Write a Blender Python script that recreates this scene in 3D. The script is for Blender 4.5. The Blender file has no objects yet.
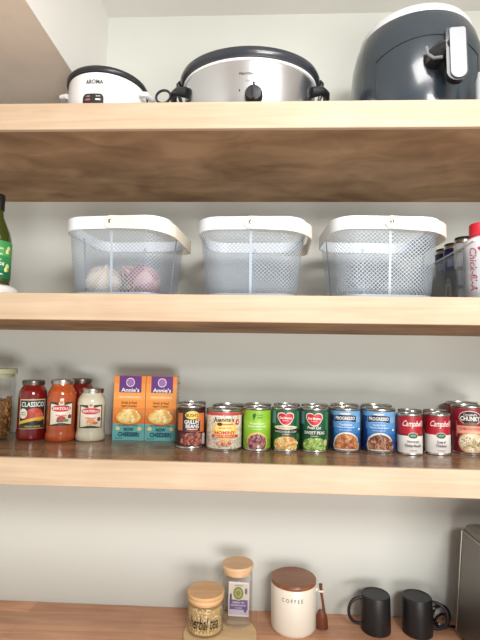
import bpy, math, random
from mathutils import Vector, Matrix
PI = math.pi
C = bpy.context.scene.collection
S = bpy.context.scene

# ------------------------------------------------------------------ camera
Z0 = 1.6773                       # camera height above the floor
cam = bpy.data.cameras.new('camera'); co = bpy.data.objects.new('camera', cam); C.objects.link(co)
cam.sensor_fit = 'VERTICAL'; cam.sensor_height = 24.0; cam.lens = 450.0 / 640.0 * 24.0
cam.clip_start = 0.02
p, y, r = .0911, -.0458, .0168
f = Vector((math.sin(y)*math.cos(p), math.cos(y)*math.cos(p), math.sin(p)))
r0 = Vector((math.cos(y), -math.sin(y), 0)); u0 = r0.cross(f)
rr = r0*math.cos(r) + u0*math.sin(r); uu = -r0*math.sin(r) + u0*math.cos(r)
m = Matrix(((rr.x, uu.x, -f.x, 0), (rr.y, uu.y, -f.y, 0), (rr.z, uu.z, -f.z, Z0), (0, 0, 0, 1)))
co.matrix_world = m
S.camera = co
# ------------------------------------------------------------------ light
w = bpy.data.worlds.new('World'); S.world = w; w.use_nodes = True
bg = w.node_tree.nodes['Background']; bg.inputs[0].default_value = (0.93, 0.97, 1.0, 1); bg.inputs[1].default_value = 0.42
def area(name, loc, target, sx, sy, power, col):
    l = bpy.data.lights.new(name, 'AREA'); l.shape = 'RECTANGLE'; l.size = sx; l.size_y = sy; l.energy = power; l.color = col
    o = bpy.data.objects.new(name, l); C.objects.link(o); o.location = loc
    o.rotation_euler = (Vector(target)-Vector(loc)).to_track_quat('-Z', 'Y').to_euler(); return o
area('window_light', (0.9, -1.9, 0.60), (0, 1.4, 1.5), 1.9, 0.8, 60, (1.0, 0.98, 0.95))
area('ceiling_lamp_light', (0.35, 0.25, 2.86), (0.3, 0.5, 0), 0.5, 0.35, 9, (1.0, 0.98, 0.95))
area('counter_fill_light', (0.9, -1.6, 2.75), (0, 1.3, 1.0), 0.9, 0.6, 48, (1.0, 0.97, 0.93))  # added fill from above for the counter, lower wall and cans
S.view_settings.view_transform = 'Standard'; S.view_settings.look = 'None'
S.view_settings.gamma = 1; S.view_settings.use_curve_mapping = False
S.view_settings.exposure = 0.25

# ------------------------------------------------------------------ materials
def lin(c):
    return tuple(((v/255)/12.92 if v/255 <= .04045 else ((v/255+.055)/1.055)**2.4) for v in c)
MC = {}
def mat(rgb, rough=.5, metal=0, spec=.5, noise=0, scale=20, bump=0, coat=0, sheen=None):
    key = (tuple(rgb), rough, metal, spec, noise, scale, bump, coat)
    if key in MC: return MC[key]
    M = bpy.data.materials.new('surface'); M.use_nodes = True; nt = M.node_tree; b = nt.nodes['Principled BSDF']
    c = lin(rgb); b.inputs['Base Color'].default_value = (*c, 1); b.inputs['Roughness'].default_value = rough
    b.inputs['Metallic'].default_value = metal; b.inputs['Specular IOR Level'].default_value = spec
    b.inputs['Coat Weight'].default_value = coat; b.inputs['Coat Roughness'].default_value = .08
    if noise or bump:
        tc = nt.nodes.new('ShaderNodeTexCoord'); n = nt.nodes.new('ShaderNodeTexNoise')
        n.inputs['Scale'].default_value = scale; n.inputs['Detail'].default_value = 4
        nt.links.new(tc.outputs['Object'], n.inputs['Vector'])
        if noise:
            mx = nt.nodes.new('ShaderNodeMix'); mx.data_type = 'RGBA'
            mx.inputs[6].default_value = (*[v*(1-noise) for v in c], 1); mx.inputs[7].default_value = (*[min(1, v*(1+noise)) for v in c], 1)
            nt.links.new(n.outputs['Fac'], mx.inputs[0]); nt.links.new(mx.outputs[2], b.inputs['Base Color'])
        if bump:
            bp = nt.nodes.new('ShaderNodeBump'); bp.inputs['Strength'].default_value = bump; bp.inputs['Distance'].default_value = .004
            nt.links.new(n.outputs['Fac'], bp.inputs['Height']); nt.links.new(bp.outputs[0], b.inputs['Normal'])
    MC[key] = M; return M
def wood(c0, c1, rough=.45, sx=1.2, sy=14, sz=14, planks=None, coat=0, spec=.4):
    key = ('wood', c0, c1, rough, sx, sy, sz, planks)
    if key in MC: return MC[key]
    M = bpy.data.materials.new('wood'); M.use_nodes = True; nt = M.node_tree; b = nt.nodes['Principled BSDF']; L = nt.links.new
    tc = nt.nodes.new('ShaderNodeTexCoord'); mp = nt.nodes.new('ShaderNodeMapping'); mp.inputs['Scale'].default_value = (sx, sy, sz)
    n = nt.nodes.new('ShaderNodeTexNoise'); n.inputs['Scale'].default_value = 3; n.inputs['Detail'].default_value = 6; n.inputs['Distortion'].default_value = .8
    n2 = nt.nodes.new('ShaderNodeTexNoise'); n2.inputs['Scale'].default_value = 4.5; n2.inputs['Detail'].default_value = 3
    L(tc.outputs['Object'], mp.inputs[0]); L(mp.outputs[0], n.inputs['Vector']); L(tc.outputs['Object'], n2.inputs['Vector'])
    ad = nt.nodes.new('ShaderNodeMath'); ad.operation = 'MULTIPLY_ADD'; ad.inputs[1].default_value = .55
    L(n.outputs['Fac'], ad.inputs[0]); m2 = nt.nodes.new('ShaderNodeMath'); m2.operation = 'MULTIPLY'; m2.inputs[1].default_value = .45
    L(n2.outputs['Fac'], m2.inputs[0]); L(m2.outputs[0], ad.inputs[2])
    cr = nt.nodes.new('ShaderNodeValToRGB'); cr.color_ramp.elements[0].position = .36; cr.color_ramp.elements[1].position = .64
    cr.color_ramp.elements[0].color = (*lin(c0), 1); cr.color_ramp.elements[1].color = (*lin(c1), 1)
    L(ad.outputs[0], cr.inputs[0]); out = cr.outputs[0]
    if planks:
        br = nt.nodes.new('ShaderNodeTexBrick'); br.inputs['Scale'].default_value = 1; br.inputs['Brick Width'].default_value = planks[0]; br.inputs['Row Height'].default_value = planks[1]
        br.inputs['Mortar Size'].default_value = .0004; br.inputs['Color1'].default_value = (.80, .80, .80, 1); br.inputs['Color2'].default_value = (1.1, 1.06, 1.02, 1); br.inputs['Mortar'].default_value = (.6, .55, .5, 1)
        L(tc.outputs['Object'], br.inputs['Vector'])
        mx = nt.nodes.new('ShaderNodeMix'); mx.data_type = 'RGBA'; mx.blend_type = 'MULTIPLY'; mx.inputs[0].default_value = 1
        L(out, mx.inputs[6]); L(br.outputs['Color'], mx.inputs[7]); out = mx.outputs[2]
    L(out, b.inputs['Base Color']); b.inputs['Roughness'].default_value = rough; b.inputs['Specular IOR Level'].default_value = spec
    b.inputs['Coat Weight'].default_value = coat; b.inputs['Coat Roughness'].default_value = .12
    MC[key] = M; return M
def glass(tint=(255, 255, 255), refl=.12, name='glass'):
    key = ('glass', tint, refl)
    if key in MC: return MC[key]
    M = bpy.data.materials.new(name); M.use_nodes = True; nt = M.node_tree; nt.nodes.clear(); L = nt.links.new
    o = nt.nodes.new('ShaderNodeOutputMaterial'); mx = nt.nodes.new('ShaderNodeMixShader'); t = nt.nodes.new('ShaderNodeBsdfTransparent'); g = nt.nodes.new('ShaderNodeBsdfGlossy')
    g.inputs['Roughness'].default_value = .04; t.inputs[0].default_value = (*lin(tint), 1)
    lw = nt.nodes.new('ShaderNodeLayerWeight'); lw.inputs[0].default_value = .5
    pw = nt.nodes.new('ShaderNodeMath'); pw.operation = 'POWER'; pw.inputs[1].default_value = 3.0; L(lw.outputs['Facing'], pw.inputs[0])
    ma = nt.nodes.new('ShaderNodeMath'); ma.operation = 'MULTIPLY_ADD'; ma.inputs[1].default_value = .45; ma.inputs[2].default_value = refl*.35; L(pw.outputs[0], ma.inputs[0])
    L(ma.outputs[0], mx.inputs[0]); L(t.outputs[0], mx.inputs[1]); L(g.outputs[0], mx.inputs[2]); L(mx.outputs[0], o.inputs[0])
    MC[key] = M; return M

# ------------------------------------------------------------------ mesh helpers
class MB:
    def __init__(s): s.v = []; s.f = []; s.mi = []; s.mats = []
    def mid(s, m):
        if m not in s.mats: s.mats.append(m)
        return s.mats.index(m)
    def add(s, vs, fs, m):
        k = len(s.v); i = s.mid(m); s.v += [tuple(v) for v in vs]
        for f_ in fs: s.f.append(tuple(k+a for a in f_)); s.mi.append(i)
        return s
    def box(s, x0, x1, y0, y1, z0, z1, m):
        vs = [(x, y, z) for z in (z0, z1) for y in (y0, y1) for x in (x0, x1)]
        return s.add(vs, [(0, 2, 3, 1), (4, 5, 7, 6), (0, 1, 5, 4), (2, 6, 7, 3), (0, 4, 6, 2), (1, 3, 7, 5)], m)
    def lathe(s, prof, m, n=40, sx=1, sy=1, cx=0, cy=0, mats=None):
        vs = []; fs = []; ms = []
        for (r_, z) in prof:
            for i in range(n):
                a = 2*PI*i/n; vs.append((cx+r_*sx*math.cos(a), cy+r_*sy*math.sin(a), z))
        k0 = len(s.v); s.v += vs
        for j in range(len(prof)-1):
            mm = s.mid(mats[j] if mats else m)
            for i in range(n):
                s.f.append((k0+j*n+i, k0+j*n+(i+1) % n, k0+(j+1)*n+(i+1) % n, k0+(j+1)*n+i)); s.mi.append(mm)
        mm = s.mid(mats[0] if mats else m)
        if prof[0][0] > 1e-6: s.f.append(tuple(k0+i for i in range(n-1, -1, -1))); s.mi.append(mm)
        mm = s.mid(mats[-1] if mats else m)
        if prof[-1][0] > 1e-6: s.f.append(tuple(k0+(len(prof)-1)*n+i for i in range(n))); s.mi.append(mm)
        return s
    def tube(s, pts, rad, m, n=10, closed=False):
        P = [Vector(q) for q in pts]; N = len(P); k0 = len(s.v); up = None
        for i in range(N):
            a = P[(i-1) % N] if (closed or i > 0) else P[i]; b = P[(i+1) % N] if (closed or i < N-1) else P[i]
            t = (b-a).normalized()
            if up is None: up = Vector((0, 0, 1)) if abs(t.z) < .9 else Vector((1, 0, 0))
            up = (up - t*up.dot(t)).normalized(); sd = t.cross(up)
            rd = rad[i] if isinstance(rad, (list, tuple)) else rad
            for j in range(n):
                an = 2*PI*j/n; s.v.append(tuple(P[i]+(up*math.cos(an)+sd*math.sin(an))*rd))
        mm = s.mid(m)
        for i in range(N if closed else N-1):
            for j in range(n):
                s.f.append((k0+i*n+j, k0+i*n+(j+1) % n, k0+((i+1) % N)*n+(j+1) % n, k0+((i+1) % N)*n+j)); s.mi.append(mm)
        if not closed:
            s.f.append(tuple(k0+j for j in range(n))); s.mi.append(mm); s.f.append(tuple(k0+(N-1)*n+j for j in range(n-1, -1, -1))); s.mi.append(mm)
        return s
    def band(s, loop, prof, m, closed=True):
        """sweep a (offset, z) profile round a loop of (x, y, nx, ny)"""
        k0 = len(s.v); n = len(loop); q = len(prof)
        for (x, y_, nx, ny, *dz) in loop:
            for (o, z) in prof: s.v.append((x+nx*o, y_+ny*o, z+(dz[0] if dz else 0)))
        mm = s.mid(m)
        for i in range(n if closed else n-1):
            for j in range(q):
                s.f.append((k0+i*q+j, k0+((i+1) % n)*q+j, k0+((i+1) % n)*q+(j+1) % q, k0+i*q+(j+1) % q)); s.mi.append(mm)
        if not closed:
            s.f.append(tuple(k0+j for j in range(q))); s.mi.append(mm); s.f.append(tuple(k0+(n-1)*q+j for j in range(q-1, -1, -1))); s.mi.append(mm)
        return s
    def build(s, name, parent=None, smooth=True, bevel=0, loc=None, ang=40):
        me = bpy.data.meshes.new(name); me.from_pydata(s.v, [], s.f)
        for mt in s.mats: me.materials.append(mt)
        me.polygons.foreach_set('material_index', s.mi)
        me.polygons.foreach_set('use_smooth', [smooth]*len(s.f)); me.update()
        if smooth: me.set_sharp_from_angle(angle=math.radians(ang))
        o = bpy.data.objects.new(name, me); C.objects.link(o)
        if parent: o.parent = parent
        if loc: o.location = loc
        if bevel:
            b = o.modifiers.new('bevel', 'BEVEL'); b.width = bevel; b.segments = 3; b.limit_method = 'ANGLE'
            me.polygons.foreach_set('use_smooth', [True]*len(s.f)); me.set_sharp_from_angle(angle=math.radians(60))
        return o

FC = {}
def text_geo(t, bold=0):
    if (t, bold) in FC: return FC[(t, bold)]
    cu = bpy.data.curves.new('t', 'FONT'); cu.body = t; cu.resolution_u = 2; cu.offset = min(bold, .04)*.7; cu.size = 1
    o = bpy.data.objects.new('t', cu); C.objects.link(o); dg = bpy.context.evaluated_depsgraph_get()
    me = o.evaluated_get(dg).to_mesh(); vs = [(v.co.x, v.co.y) for v in me.vertices]; fs = [tuple(q.vertices) for q in me.polygons]
    o.evaluated_get(dg).to_mesh_clear(); bpy.data.objects.remove(o); bpy.data.curves.remove(cu)
    x0 = min(a[0] for a in vs); x1 = max(a[0] for a in vs); y0 = min(a[1] for a in vs); y1 = max(a[1] for a in vs)
    FC[(t, bold)] = ([((a-x0)/(x1-x0)-.5, (b-y0)/(y1-y0)-.5) for a, b in vs], fs); return FC[(t, bold)]

class Dec(MB):
    """printed marks laid on a surface: fn(u, v, off) gives the 3D point"""
    def __init__(s, fn, step=.25e-3): super().__init__(); s.fn = fn; s.lay = 1; s.step = step
    def off(s): s.lay += 1; return s.lay*s.step
    def col(s, u0, u1, lo, hi, m, n=16, nv=1, off=None):
        off = s.off() if off is None else off; vs = []; fs = []
        for i in range(n+1):
            u = u0+(u1-u0)*i/n; a, b = lo(u), hi(u)
            for j in range(nv+1): vs.append(s.fn(u, a+(b-a)*j/nv, off))
        for i in range(n):
            for j in range(nv):
                k = i*(nv+1)+j; fs.append((k, k+nv+1, k+nv+2, k+1))
        return s.add(vs, fs, m)
    def rect(s, u0, u1, v0, v1, m, n=None, off=None):
        return s.col(u0, u1, lambda u: v0, lambda u: v1, m, n or max(1, int(abs(u1-u0)/.006)), 1, off)
    def ell(s, cu, cv, ru, rv, m, n=18, off=None, clip=None):
        def lo(u):
            q = cv-rv*math.sqrt(max(0, 1-((u-cu)/ru)**2)); return max(q, clip) if clip is not None else q
        def hi(u):
            q = cv+rv*math.sqrt(max(0, 1-((u-cu)/ru)**2)); return max(q, clip) if clip is not None else q
        return s.col(cu-ru, cu+ru, lo, hi, m, n, 1, off)
    def heart(s, cu, cv, w_, h_, m, off=None):
        def hi(u):
            t = abs((u-cu)/(w_/2)); return cv+h_*(.30+.2*math.sqrt(max(0, 1-((t-.5)/.5)**2)))*(1 if t <= 1 else 0)
        def lo(u):
            t = abs((u-cu)/(w_/2)); return cv+h_*(-.5+.62*t**2.3)
        return s.col(cu-w_/2, cu+w_/2, lo, hi, m, 20, 1, off)
    def text(s, t, cu, cv, w_, h_, m, bold=.02, slant=0, rot=0, off=None):
        vs, fs = text_geo(t, bold); off = s.off() if off is None else off; c_, s_ = math.cos(rot), math.sin(rot); P = []
        for (a, b) in vs:
            X = a*w_+slant*b*h_; Y = b*h_; P.append(s.fn(cu+X*c_-Y*s_, cv+X*s_+Y*c_, off))
        return s.add(P, fs, m)
    def blobs(s, cu, cv, ru, rv, ms, count, size, seed=1, asp=1.5, clip=None):
        rnd = random.Random(seed); base = s.off()
        for i in range(count):
            while True:
                a, b = rnd.uniform(-1, 1), rnd.uniform(-1, 1)
                if a*a+b*b < 1 and (clip is None or cv+b*rv > clip): break
            an = rnd.uniform(0, PI); k = rnd.uniform(.75, 1.2)*size; P = []
            for j in range(8):
                t = 2*PI*j/8; X = k*asp*math.cos(t); Y = k*math.sin(t)
                P.append(s.fn(cu+a*ru+X*math.cos(an)-Y*math.sin(an), cv+b*rv+X*math.sin(an)+Y*math.cos(an), base+i*1.2e-6))
            s.add(P, [tuple(range(8))], ms[i % len(ms)])
        s.lay += 1
        return s
def cylmap(r_): return lambda u, v, o: ((r_+o)*math.sin(u/r_), -(r_+o)*math.cos(u/r_), v)
def flatmap(y_): return lambda u, v, o: (u, y_-o, v)

def thing(name, label, cat, loc=(0, 0, 0), rotz=0, group=None):
    o = bpy.data.objects.new(name, None); C.objects.link(o); o.empty_display_size = .05
    o.location = loc; o.rotation_euler = (0, 0, rotz); o['label'] = label; o['category'] = cat
    if group: o['group'] = group
    return o
def tag(o, label, cat, group=None):
    o['label'] = label; o['category'] = cat
    if group: o['group'] = group
    return o
def struct(name, mb, **k):
    o = mb.build(name, **k); o['kind'] = 'structure'; return o
def dup(root, loc, rotz, label, group=None):
    r_ = root.copy(); C.objects.link(r_); r_.location = loc; r_.rotation_euler = (0, 0, rotz); r_['label'] = label
    if group: r_['group'] = group
    for ch in list(root.children):
        c = ch.copy(); C.objects.link(c); c.parent = r_
        for g in list(ch.children):
            d = g.copy(); C.objects.link(d); d.parent = c
    return r_
def part(o, label): o['label'] = label; return o

# ------------------------------------------------------------------ setting
T = .0647
H1, H2, H3, HC = Z0+.6043, Z0+.1573, Z0-.2468, Z0-.7773
YW = 1.4884; XL, XR = -1.02, .98
paint = mat((209, 211, 204), .75, noise=.03, scale=5, bump=.05, spec=.3)
paint_c = mat((232, 231, 226), .8, noise=.02, scale=5, spec=.2)
soff = mat((244, 232, 218), .85, noise=.10, scale=11, bump=.35, spec=.2)
CE = Z0+1.2213
struct('wall_back', MB().box(XL-.1, XR+.1, YW, YW+.1, 0, CE+.1, paint), smooth=False)
struct('wall_left', MB().box(XL-.1, XL, .35, YW, 0, CE, paint), smooth=False)
struct('wall_right', MB().box(XR, XR+.1, .35, YW, 0, CE, paint), smooth=False)
struct('ceiling', MB().box(XL-.1, XR+.1, -.4, YW, CE, CE+.1, paint_c), smooth=False)
flo = wood((150, 112, 80), (186, 146, 108), .4, planks=(1.2, .14))
struct('floor', MB().box(-3, 3, -4, YW+.1, -.05, 0, flo), smooth=False)
mb = MB(); mb.box(XL, -.559, .3, YW, Z0+.833, CE, paint_c)
for i, fc in enumerate(mb.f[-6:]):
    pass
mb.mi[-6] = mb.mid(soff)
struct('wall_upper_left', mb, smooth=False)

# shelves
board = wood((112, 84, 62), (152, 120, 92), .24, .9, 7, 7, coat=.15)
under = wood((132, 104, 78), (180, 148, 116), .75, 2.0, 4, 4, spec=.15)
edge = wood((189, 163, 136), (209, 186, 160), .5, 1.0, 7, 18)
def shelf(name, y0, top, label):
    t = thing(name, label, 'shelf', (0, 0, top))
    mb = MB().box(XL, XR, y0+.012, YW, -T, 0, board); mb.mi[-6] = mb.mid(under); mb.build('board', t, smooth=False)
    part(MB().box(XL, XR, y0, y0+.0122, -T-.0004, .0006, edge).build('front_edge', t, bevel=.002), 'pale birch front edge')
    return t
shelf('wall_shelf', 1.0, H1, 'thick pale-edged wooden shelf, the highest, carrying the three cooking appliances')
shelf('wall_shelf', 1.065, H2, 'thick pale-edged wooden shelf carrying the three white mesh baskets')
shelf('wall_shelf', 1.1105, H3, 'thick pale-edged wooden shelf carrying the jars, boxes and food cans')
ct = wood((188, 136, 104), (218, 168, 134), .42, 1.5, 16, 16, planks=(.7, .062), coat=.1)
co_ = MB().box(XL, XR, .80, YW, HC-.04, HC, ct).build('countertop', bevel=.003)
tag(co_, 'reddish butcher-block wooden countertop under the shelves, holding the mugs and canisters', 'countertop')

# ------------------------------------------------------------------ cans
steel = mat((196, 194, 188), .28, 1)
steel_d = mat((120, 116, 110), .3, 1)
def can_base(name, label, cat, r_, h, X, Y, rot=0, group=None):
    t = thing(name, label, cat, (X, Y, H3), -math.atan2(X, Y)+rot, group)
    MB().lathe([(r_*.93, 0), (r_*.985, .0012), (r_*.985, .004), (r_*.955, .0055), (r_*.955, h-.0065), (r_*.985, h-.005), (r_*1.0, h-.0035), (r_*1.0, h-.0008), (r_*.985, h), (r_*.955, h-.0006), (r_*.94, h-.0045)], steel).build('body', t)
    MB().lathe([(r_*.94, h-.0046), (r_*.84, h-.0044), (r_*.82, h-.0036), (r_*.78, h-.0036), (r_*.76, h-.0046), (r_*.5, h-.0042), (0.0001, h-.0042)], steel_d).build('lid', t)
    tb = MB(); tb.tube([(r_*(.28+.2*math.cos(a)), r_*.13*math.sin(a), h-.003) for a in [2*PI*i/14 for i in range(14)]], .0011, steel, 6, True)
    tb.tube([(-r_*.1, 0, h-.0032), (r_*.1, 0, h-.003)], .0022, steel, 6); tb.build('pull_tab', t)
    return t
def label_band(r_, h, cols):
    d = Dec(cylmap(r_*.965)); n = len(cols)
    v0, v1 = .0062, h-.0072
    for i, c in enumerate(cols):
        d.col(-PI*r_*.965, PI*r_*.965, lambda u, i=i: v0+(v1-v0)*i/n, lambda u, i=i: v0+(v1-v0)*(i+1)/n, c, 48, 1, .0001)
    return d
W = mat((238, 236, 230), .45); K = mat((28, 26, 28), .45); RED = mat((178, 30, 38), .4)
def P(*c): return mat(c, .42)
cans = {}
# grillin' beans
r_, h = .042, .118
t = can_base('bean_can', 'dark can of grillin beans with yellow oval logo, leftmost in the can row', 'can', r_, h, -.1985, 1.3173, .1); cans['bush'] = t
d = label_band(r_, h, [P(52, 34, 34)])
d.rect(.010, .045, .045, h-.02, P(214, 122, 66)); d.rect(-.045, -.027, .05, h-.02, P(190, 104, 60))
d.ell(0, .093, .021, .0125, P(40, 60, 40)); d.ell(0, .093, .0198, .0115, P(226, 196, 84)); d.text("BUSH'S", 0, .0925, .033, .0095, K, .03)
d.rect(-.022, .024, .048, .079, P(58, 44, 50)); d.text("GRILLIN'", 0, .0745, .042, .0105, W, .02); d.text('BEANS', .001, .0625, .036, .0105, W, .02)
d.rect(-.014, .016, .0525, .0555, P(205, 180, 170)); d.rect(-.018, .020, .0475, .0505, P(150, 40, 40))
d.rect(-.034, .040, .0075, .044, P(96, 40, 38)); d.blobs(.002, .026, .034, .017, [P(150, 78, 66), P(178, 104, 88), P(112, 48, 44), P(196, 134, 118)], 120, .0028, 3)
d.rect(.030, .042, .012, .042, P(206, 200, 196))
d.build('label', t)
# hominy
r_, h = .0515, .112
t = can_base('hominy_can', 'wide cream can of hominy with red lettering, beside the dark beans can', 'can', r_, h, -.1001, 1.3076, .05); cans['hominy'] = t
d = label_band(r_, h, [P(228, 218, 200)])
d.blobs(0, .055, .075, .05, [P(200, 180, 150), P(245, 238, 224), P(190, 150, 130), P(176, 176, 150)], 420, .0016, 5)
d.rect(-.14, .14, h-.016, h-.0075, P(190, 70, 66)); d.ell(0, .056, .036, .027, P(236, 186, 92)); d.ell(0, .060, .028, .02, P(244, 206, 122))
d.text("Juanita's", -.003, .0835, .058, .0145, P(46, 42, 36), .03, .2); d.ell(-.014, .0725, .008, .0045, P(70, 50, 40)); d.rect(-.008, .022, .0705, .074, P(196, 90, 70))
d.text('MEXICAN STYLE', 0, .0625, .034, .0035, P(150, 60, 40)); d.text('HOMINY', 0, .050, .056, .0095, P(196, 36, 40), .035)
d.rect(-.036, .038, .037, .0435, P(190, 40, 44)); d.text('MAIZ BLANCO', 0, .0402, .056, .004, P(240, 210, 190))
d.ell(.036, .078, .0065, .008, P(196, 44, 48)); d.text('4', .036, .078, .005, .009, W, .02); d.ell(-.003, .021, .021, .007, P(214, 130, 100)); d.blobs(-.003, .021, .018, .005, [P(236, 196, 160), P(200, 96, 70)], 40, .0018, 9)
d.build('label', t)
# green kidney beans
r_, h = .0402, .118
t = can_base('kidney_bean_can', 'lime green can with a bowl of purple beans on its label', 'can', r_, h, -.006, 1.3072, 0); cans['green'] = t
lime = [P(128, 178, 48), P(138, 188, 52), P(146, 196, 56), P(138, 190, 50)]
d = label_band(r_, h, lime)
d.ell(-.009, .095, .0035, .007, P(40, 92, 40)); d.ell(-.0055, .098, .003, .005, P(60, 110, 46)); d.rect(-.0098, -.008, .084, .094, P(40, 92, 40))
d.text('simple', .008, .098, .015, .004, P(70, 110, 44)); d.text('nature', .008, .0915, .015, .004, P(70, 110, 44))
d.text('Reduced Sodium', 0, .0755, .042, .006, P(240, 246, 226), .02); d.text('Dark Red Kidney Beans', 0, .067, .050, .0055, P(240, 246, 226), .02); d.rect(-.012, .012, .0585, .0600, P(200, 224, 150))
d.ell(0, .024, .030, .028, P(214, 196, 110), clip=.0065); d.ell(0, .022, .026, .024, P(126, 68, 78), clip=.0065)
d.blobs(0, .024, .024, .021, [P(150, 84, 92), P(106, 52, 62), P(172, 112, 116), P(190, 140, 140)], 75, .003, 6, 1.6, .009)
d.ell(.004, .013, .004, .005, P(236, 230, 210)); d.ell(.009, .010, .004, .003, P(110, 160, 60)); d.build('label', t)
# two green vegetable cans
def fruit_logo(d, cv, w_=.042, h_=.031):
    d.heart(0, cv, w_+.005, h_+.005, P(232, 214, 206)); d.heart(0, cv, w_, h_, P(196, 36, 44)); d.text('Del Monte', 0, cv+.003, w_*.8, .0065, W, .03); d.text('QUALITY', 0, cv-.0045, w_*.4, .0026, W)
def veg(name, lab, X, Y, rot, kind):
    r_, h = .0398, .1195
    t = can_base(name, lab, 'can', r_, h, X, Y, rot)
    g = P(26, 84, 56)
    d = label_band(r_, h, [P(30, 78, 44), g, g, P(20, 96, 72)])
    d.rect(-.05, -.030, .075, h-.009, P(96, 140, 150)); d.rect(.033, .05, .03, h-.01, P(60, 120, 70))
    fruit_logo(d, .089)
    if kind == 'corn':
        d.ell(0, .066, .034, .0055, P(220, 208, 180)); d.text('Golden Sweet', 0, .066, .040, .0045, P(120, 90, 60)); d.col(-.045, .045, lambda u: .050-.1*abs(u)*.2, lambda u: .0605, P(22, 44, 40)); d.text('WHOLE KERNEL CORN', 0, .0545, .062, .0055, P(222, 216, 200), .01); d.text('CORN', 0, .0475, .018, .0045, P(222, 216, 200))
        d.ell(0, .020, .034, .022, P(214, 180, 96), clip=.0065); d.blobs(0, .020, .033, .020, [P(236, 208, 130), P(202, 158, 76), P(246, 226, 168), P(222, 140, 90)], 130, .0028, 8, 1.4, .0085)
    else:
        d.text('Fresh Cut', 0, .0675, .036, .008, W, .02, .25); d.rect(-.036, .036, .0465, .0605, P(20, 66, 44)); d.text('SWEET PEAS', 0, .0535, .056, .0085, P(232, 232, 216), .02); d.rect(-.010, .010, .0435, .0455, P(180, 190, 150))
        d.ell(0, .020, .034, .020, P(110, 150, 62), clip=.0065); d.blobs(0, .020, .033, .019, [P(146, 186, 86), P(176, 208, 116), P(104, 150, 60), P(196, 220, 146)], 130, .003, 8, 1.05, .0085)
        d.ell(.030, .028, .006, .008, P(222, 196, 150))
    d.build('label', t); return t
cans['corn'] = veg('corn_can', 'dark green can with red heart logo and golden corn on its label', .0755, 1.3096, 0, 'corn')
cans['peas'] = veg('pea_can', 'dark green can with red heart logo and green peas on its label', .1566, 1.3081, 0, 'peas')
# two blue soup cans
def blue(lab, r_, X, Y, rot, txt, seed, beans):
    h = .120
    t = can_base('soup_can', lab, 'can', r_, h, X, Y, rot)
    d = label_band(r_, h, [P(30, 70, 130), P(34, 84, 148), P(44, 104, 170), P(62, 126, 188), P(92, 150, 204), P(128, 176, 216), P(112, 166, 212)])
    d.rect(-.06, -.034, .0065, .10, P(28, 66, 124)); d.text('SOUP', -.037, .075, .018, .003, P(180, 200, 226), rot=PI/2)
    d.col(-.031, .031, lambda u: .0835+.0025*math.cos(u*60), lambda u: .1005+.0025*math.cos(u*60), P(34, 40, 78)); d.text('PROGRESSO', 0, .0935, .054, .0095, W, .035)
    d.ell(0, .1055, .016, .003, P(206, 216, 222))
    d.text(txt[0], .001, .0765, .034, .0058, P(226, 238, 248), .02); d.text(txt[1], .001, .0685, .048, .0055, P(226, 238, 248), .01)
    d.text('RICH & HEARTY', .001, .0615, .034, .003, P(200, 222, 240))
    d.ell(.003, .018, .038, .038, P(226, 222, 214), clip=.0065); d.ell(.004, .017, .0345, .034, beans[0], clip=.0065)
    d.blobs(.004, .018, .032, .031, beans[1:], 95, .0040, seed, 1.35, .0085); d.ell(.040, .064, .005, .003, P(214, 228, 240))
    d.ell(0, .0085, .03, .002, P(214, 210, 200)); d.build('label', t); return t
cans['pro1'] = blue('blue soup can with a bowl of orange-brown soup, directly right of the peas can', .0432, .2462, 1.3234, 0, ('Traditional', 'Chicken & Vegetable'), 4, [P(164, 104, 62), P(196, 132, 84), P(222, 164, 108), P(150, 84, 50), P(190, 110, 90)])
cans['pro2'] = blue('blue soup can with a bowl of brown beans, beside the red and white cans', .0462, .3417, 1.3255, 0, ('Vegetable Classics', 'Hearty Black Bean'), 7, [P(112, 68, 46), P(178, 124, 92), P(128, 76, 54), P(206, 158, 126), P(92, 50, 38)])
# condensed soups
def redwhite(lab, X, Y, rot, lines):
    r_, h = .0345, .1105
    t = can_base('condensed_soup_can', lab, 'can', r_, h, X, Y, rot)
    d = label_band(r_, h, [P(234, 232, 228), P(234, 232, 228), P(172, 26, 44), P(164, 20, 40)])
    d.text("Campbell's", .004, .083, .064, .021, W, .01, .35)
    d.rect(-.05, .05, .0520, .0555, P(60, 40, 40)) if lines[2] else None
    d.ell(0, .053, .0135, .0085, P(196, 190, 170)); d.ell(0, .053, .0115, .007, P(34, 96, 76)); d.text('SOUP', 0, .053, .014, .003, P(220, 216, 190))
    d.text(lines[0], 0, .0365, .030 if lines[2] else .022, .0075, K, .015); d.text(lines[1], 0, .0265, .042 if lines[2] else .026, .0075, K, .015)
    d.text('CONDENSED', 0, .0135, .020, .0025, P(150, 60, 60)); d.build('label', t); return t
cans['camp1'] = redwhite('red and white condensed soup can reading Homestyle Chicken Noodle, beside the blue cans', .4189, 1.2972, .28, ('Homestyle', 'Chicken Noodle', True))
cans['camp2'] = redwhite('red and white condensed soup can reading Cream of Chicken, beside the tall dark red can', .4987, 1.3064, .28, ('Cream of', 'Chicken', False))
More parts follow.
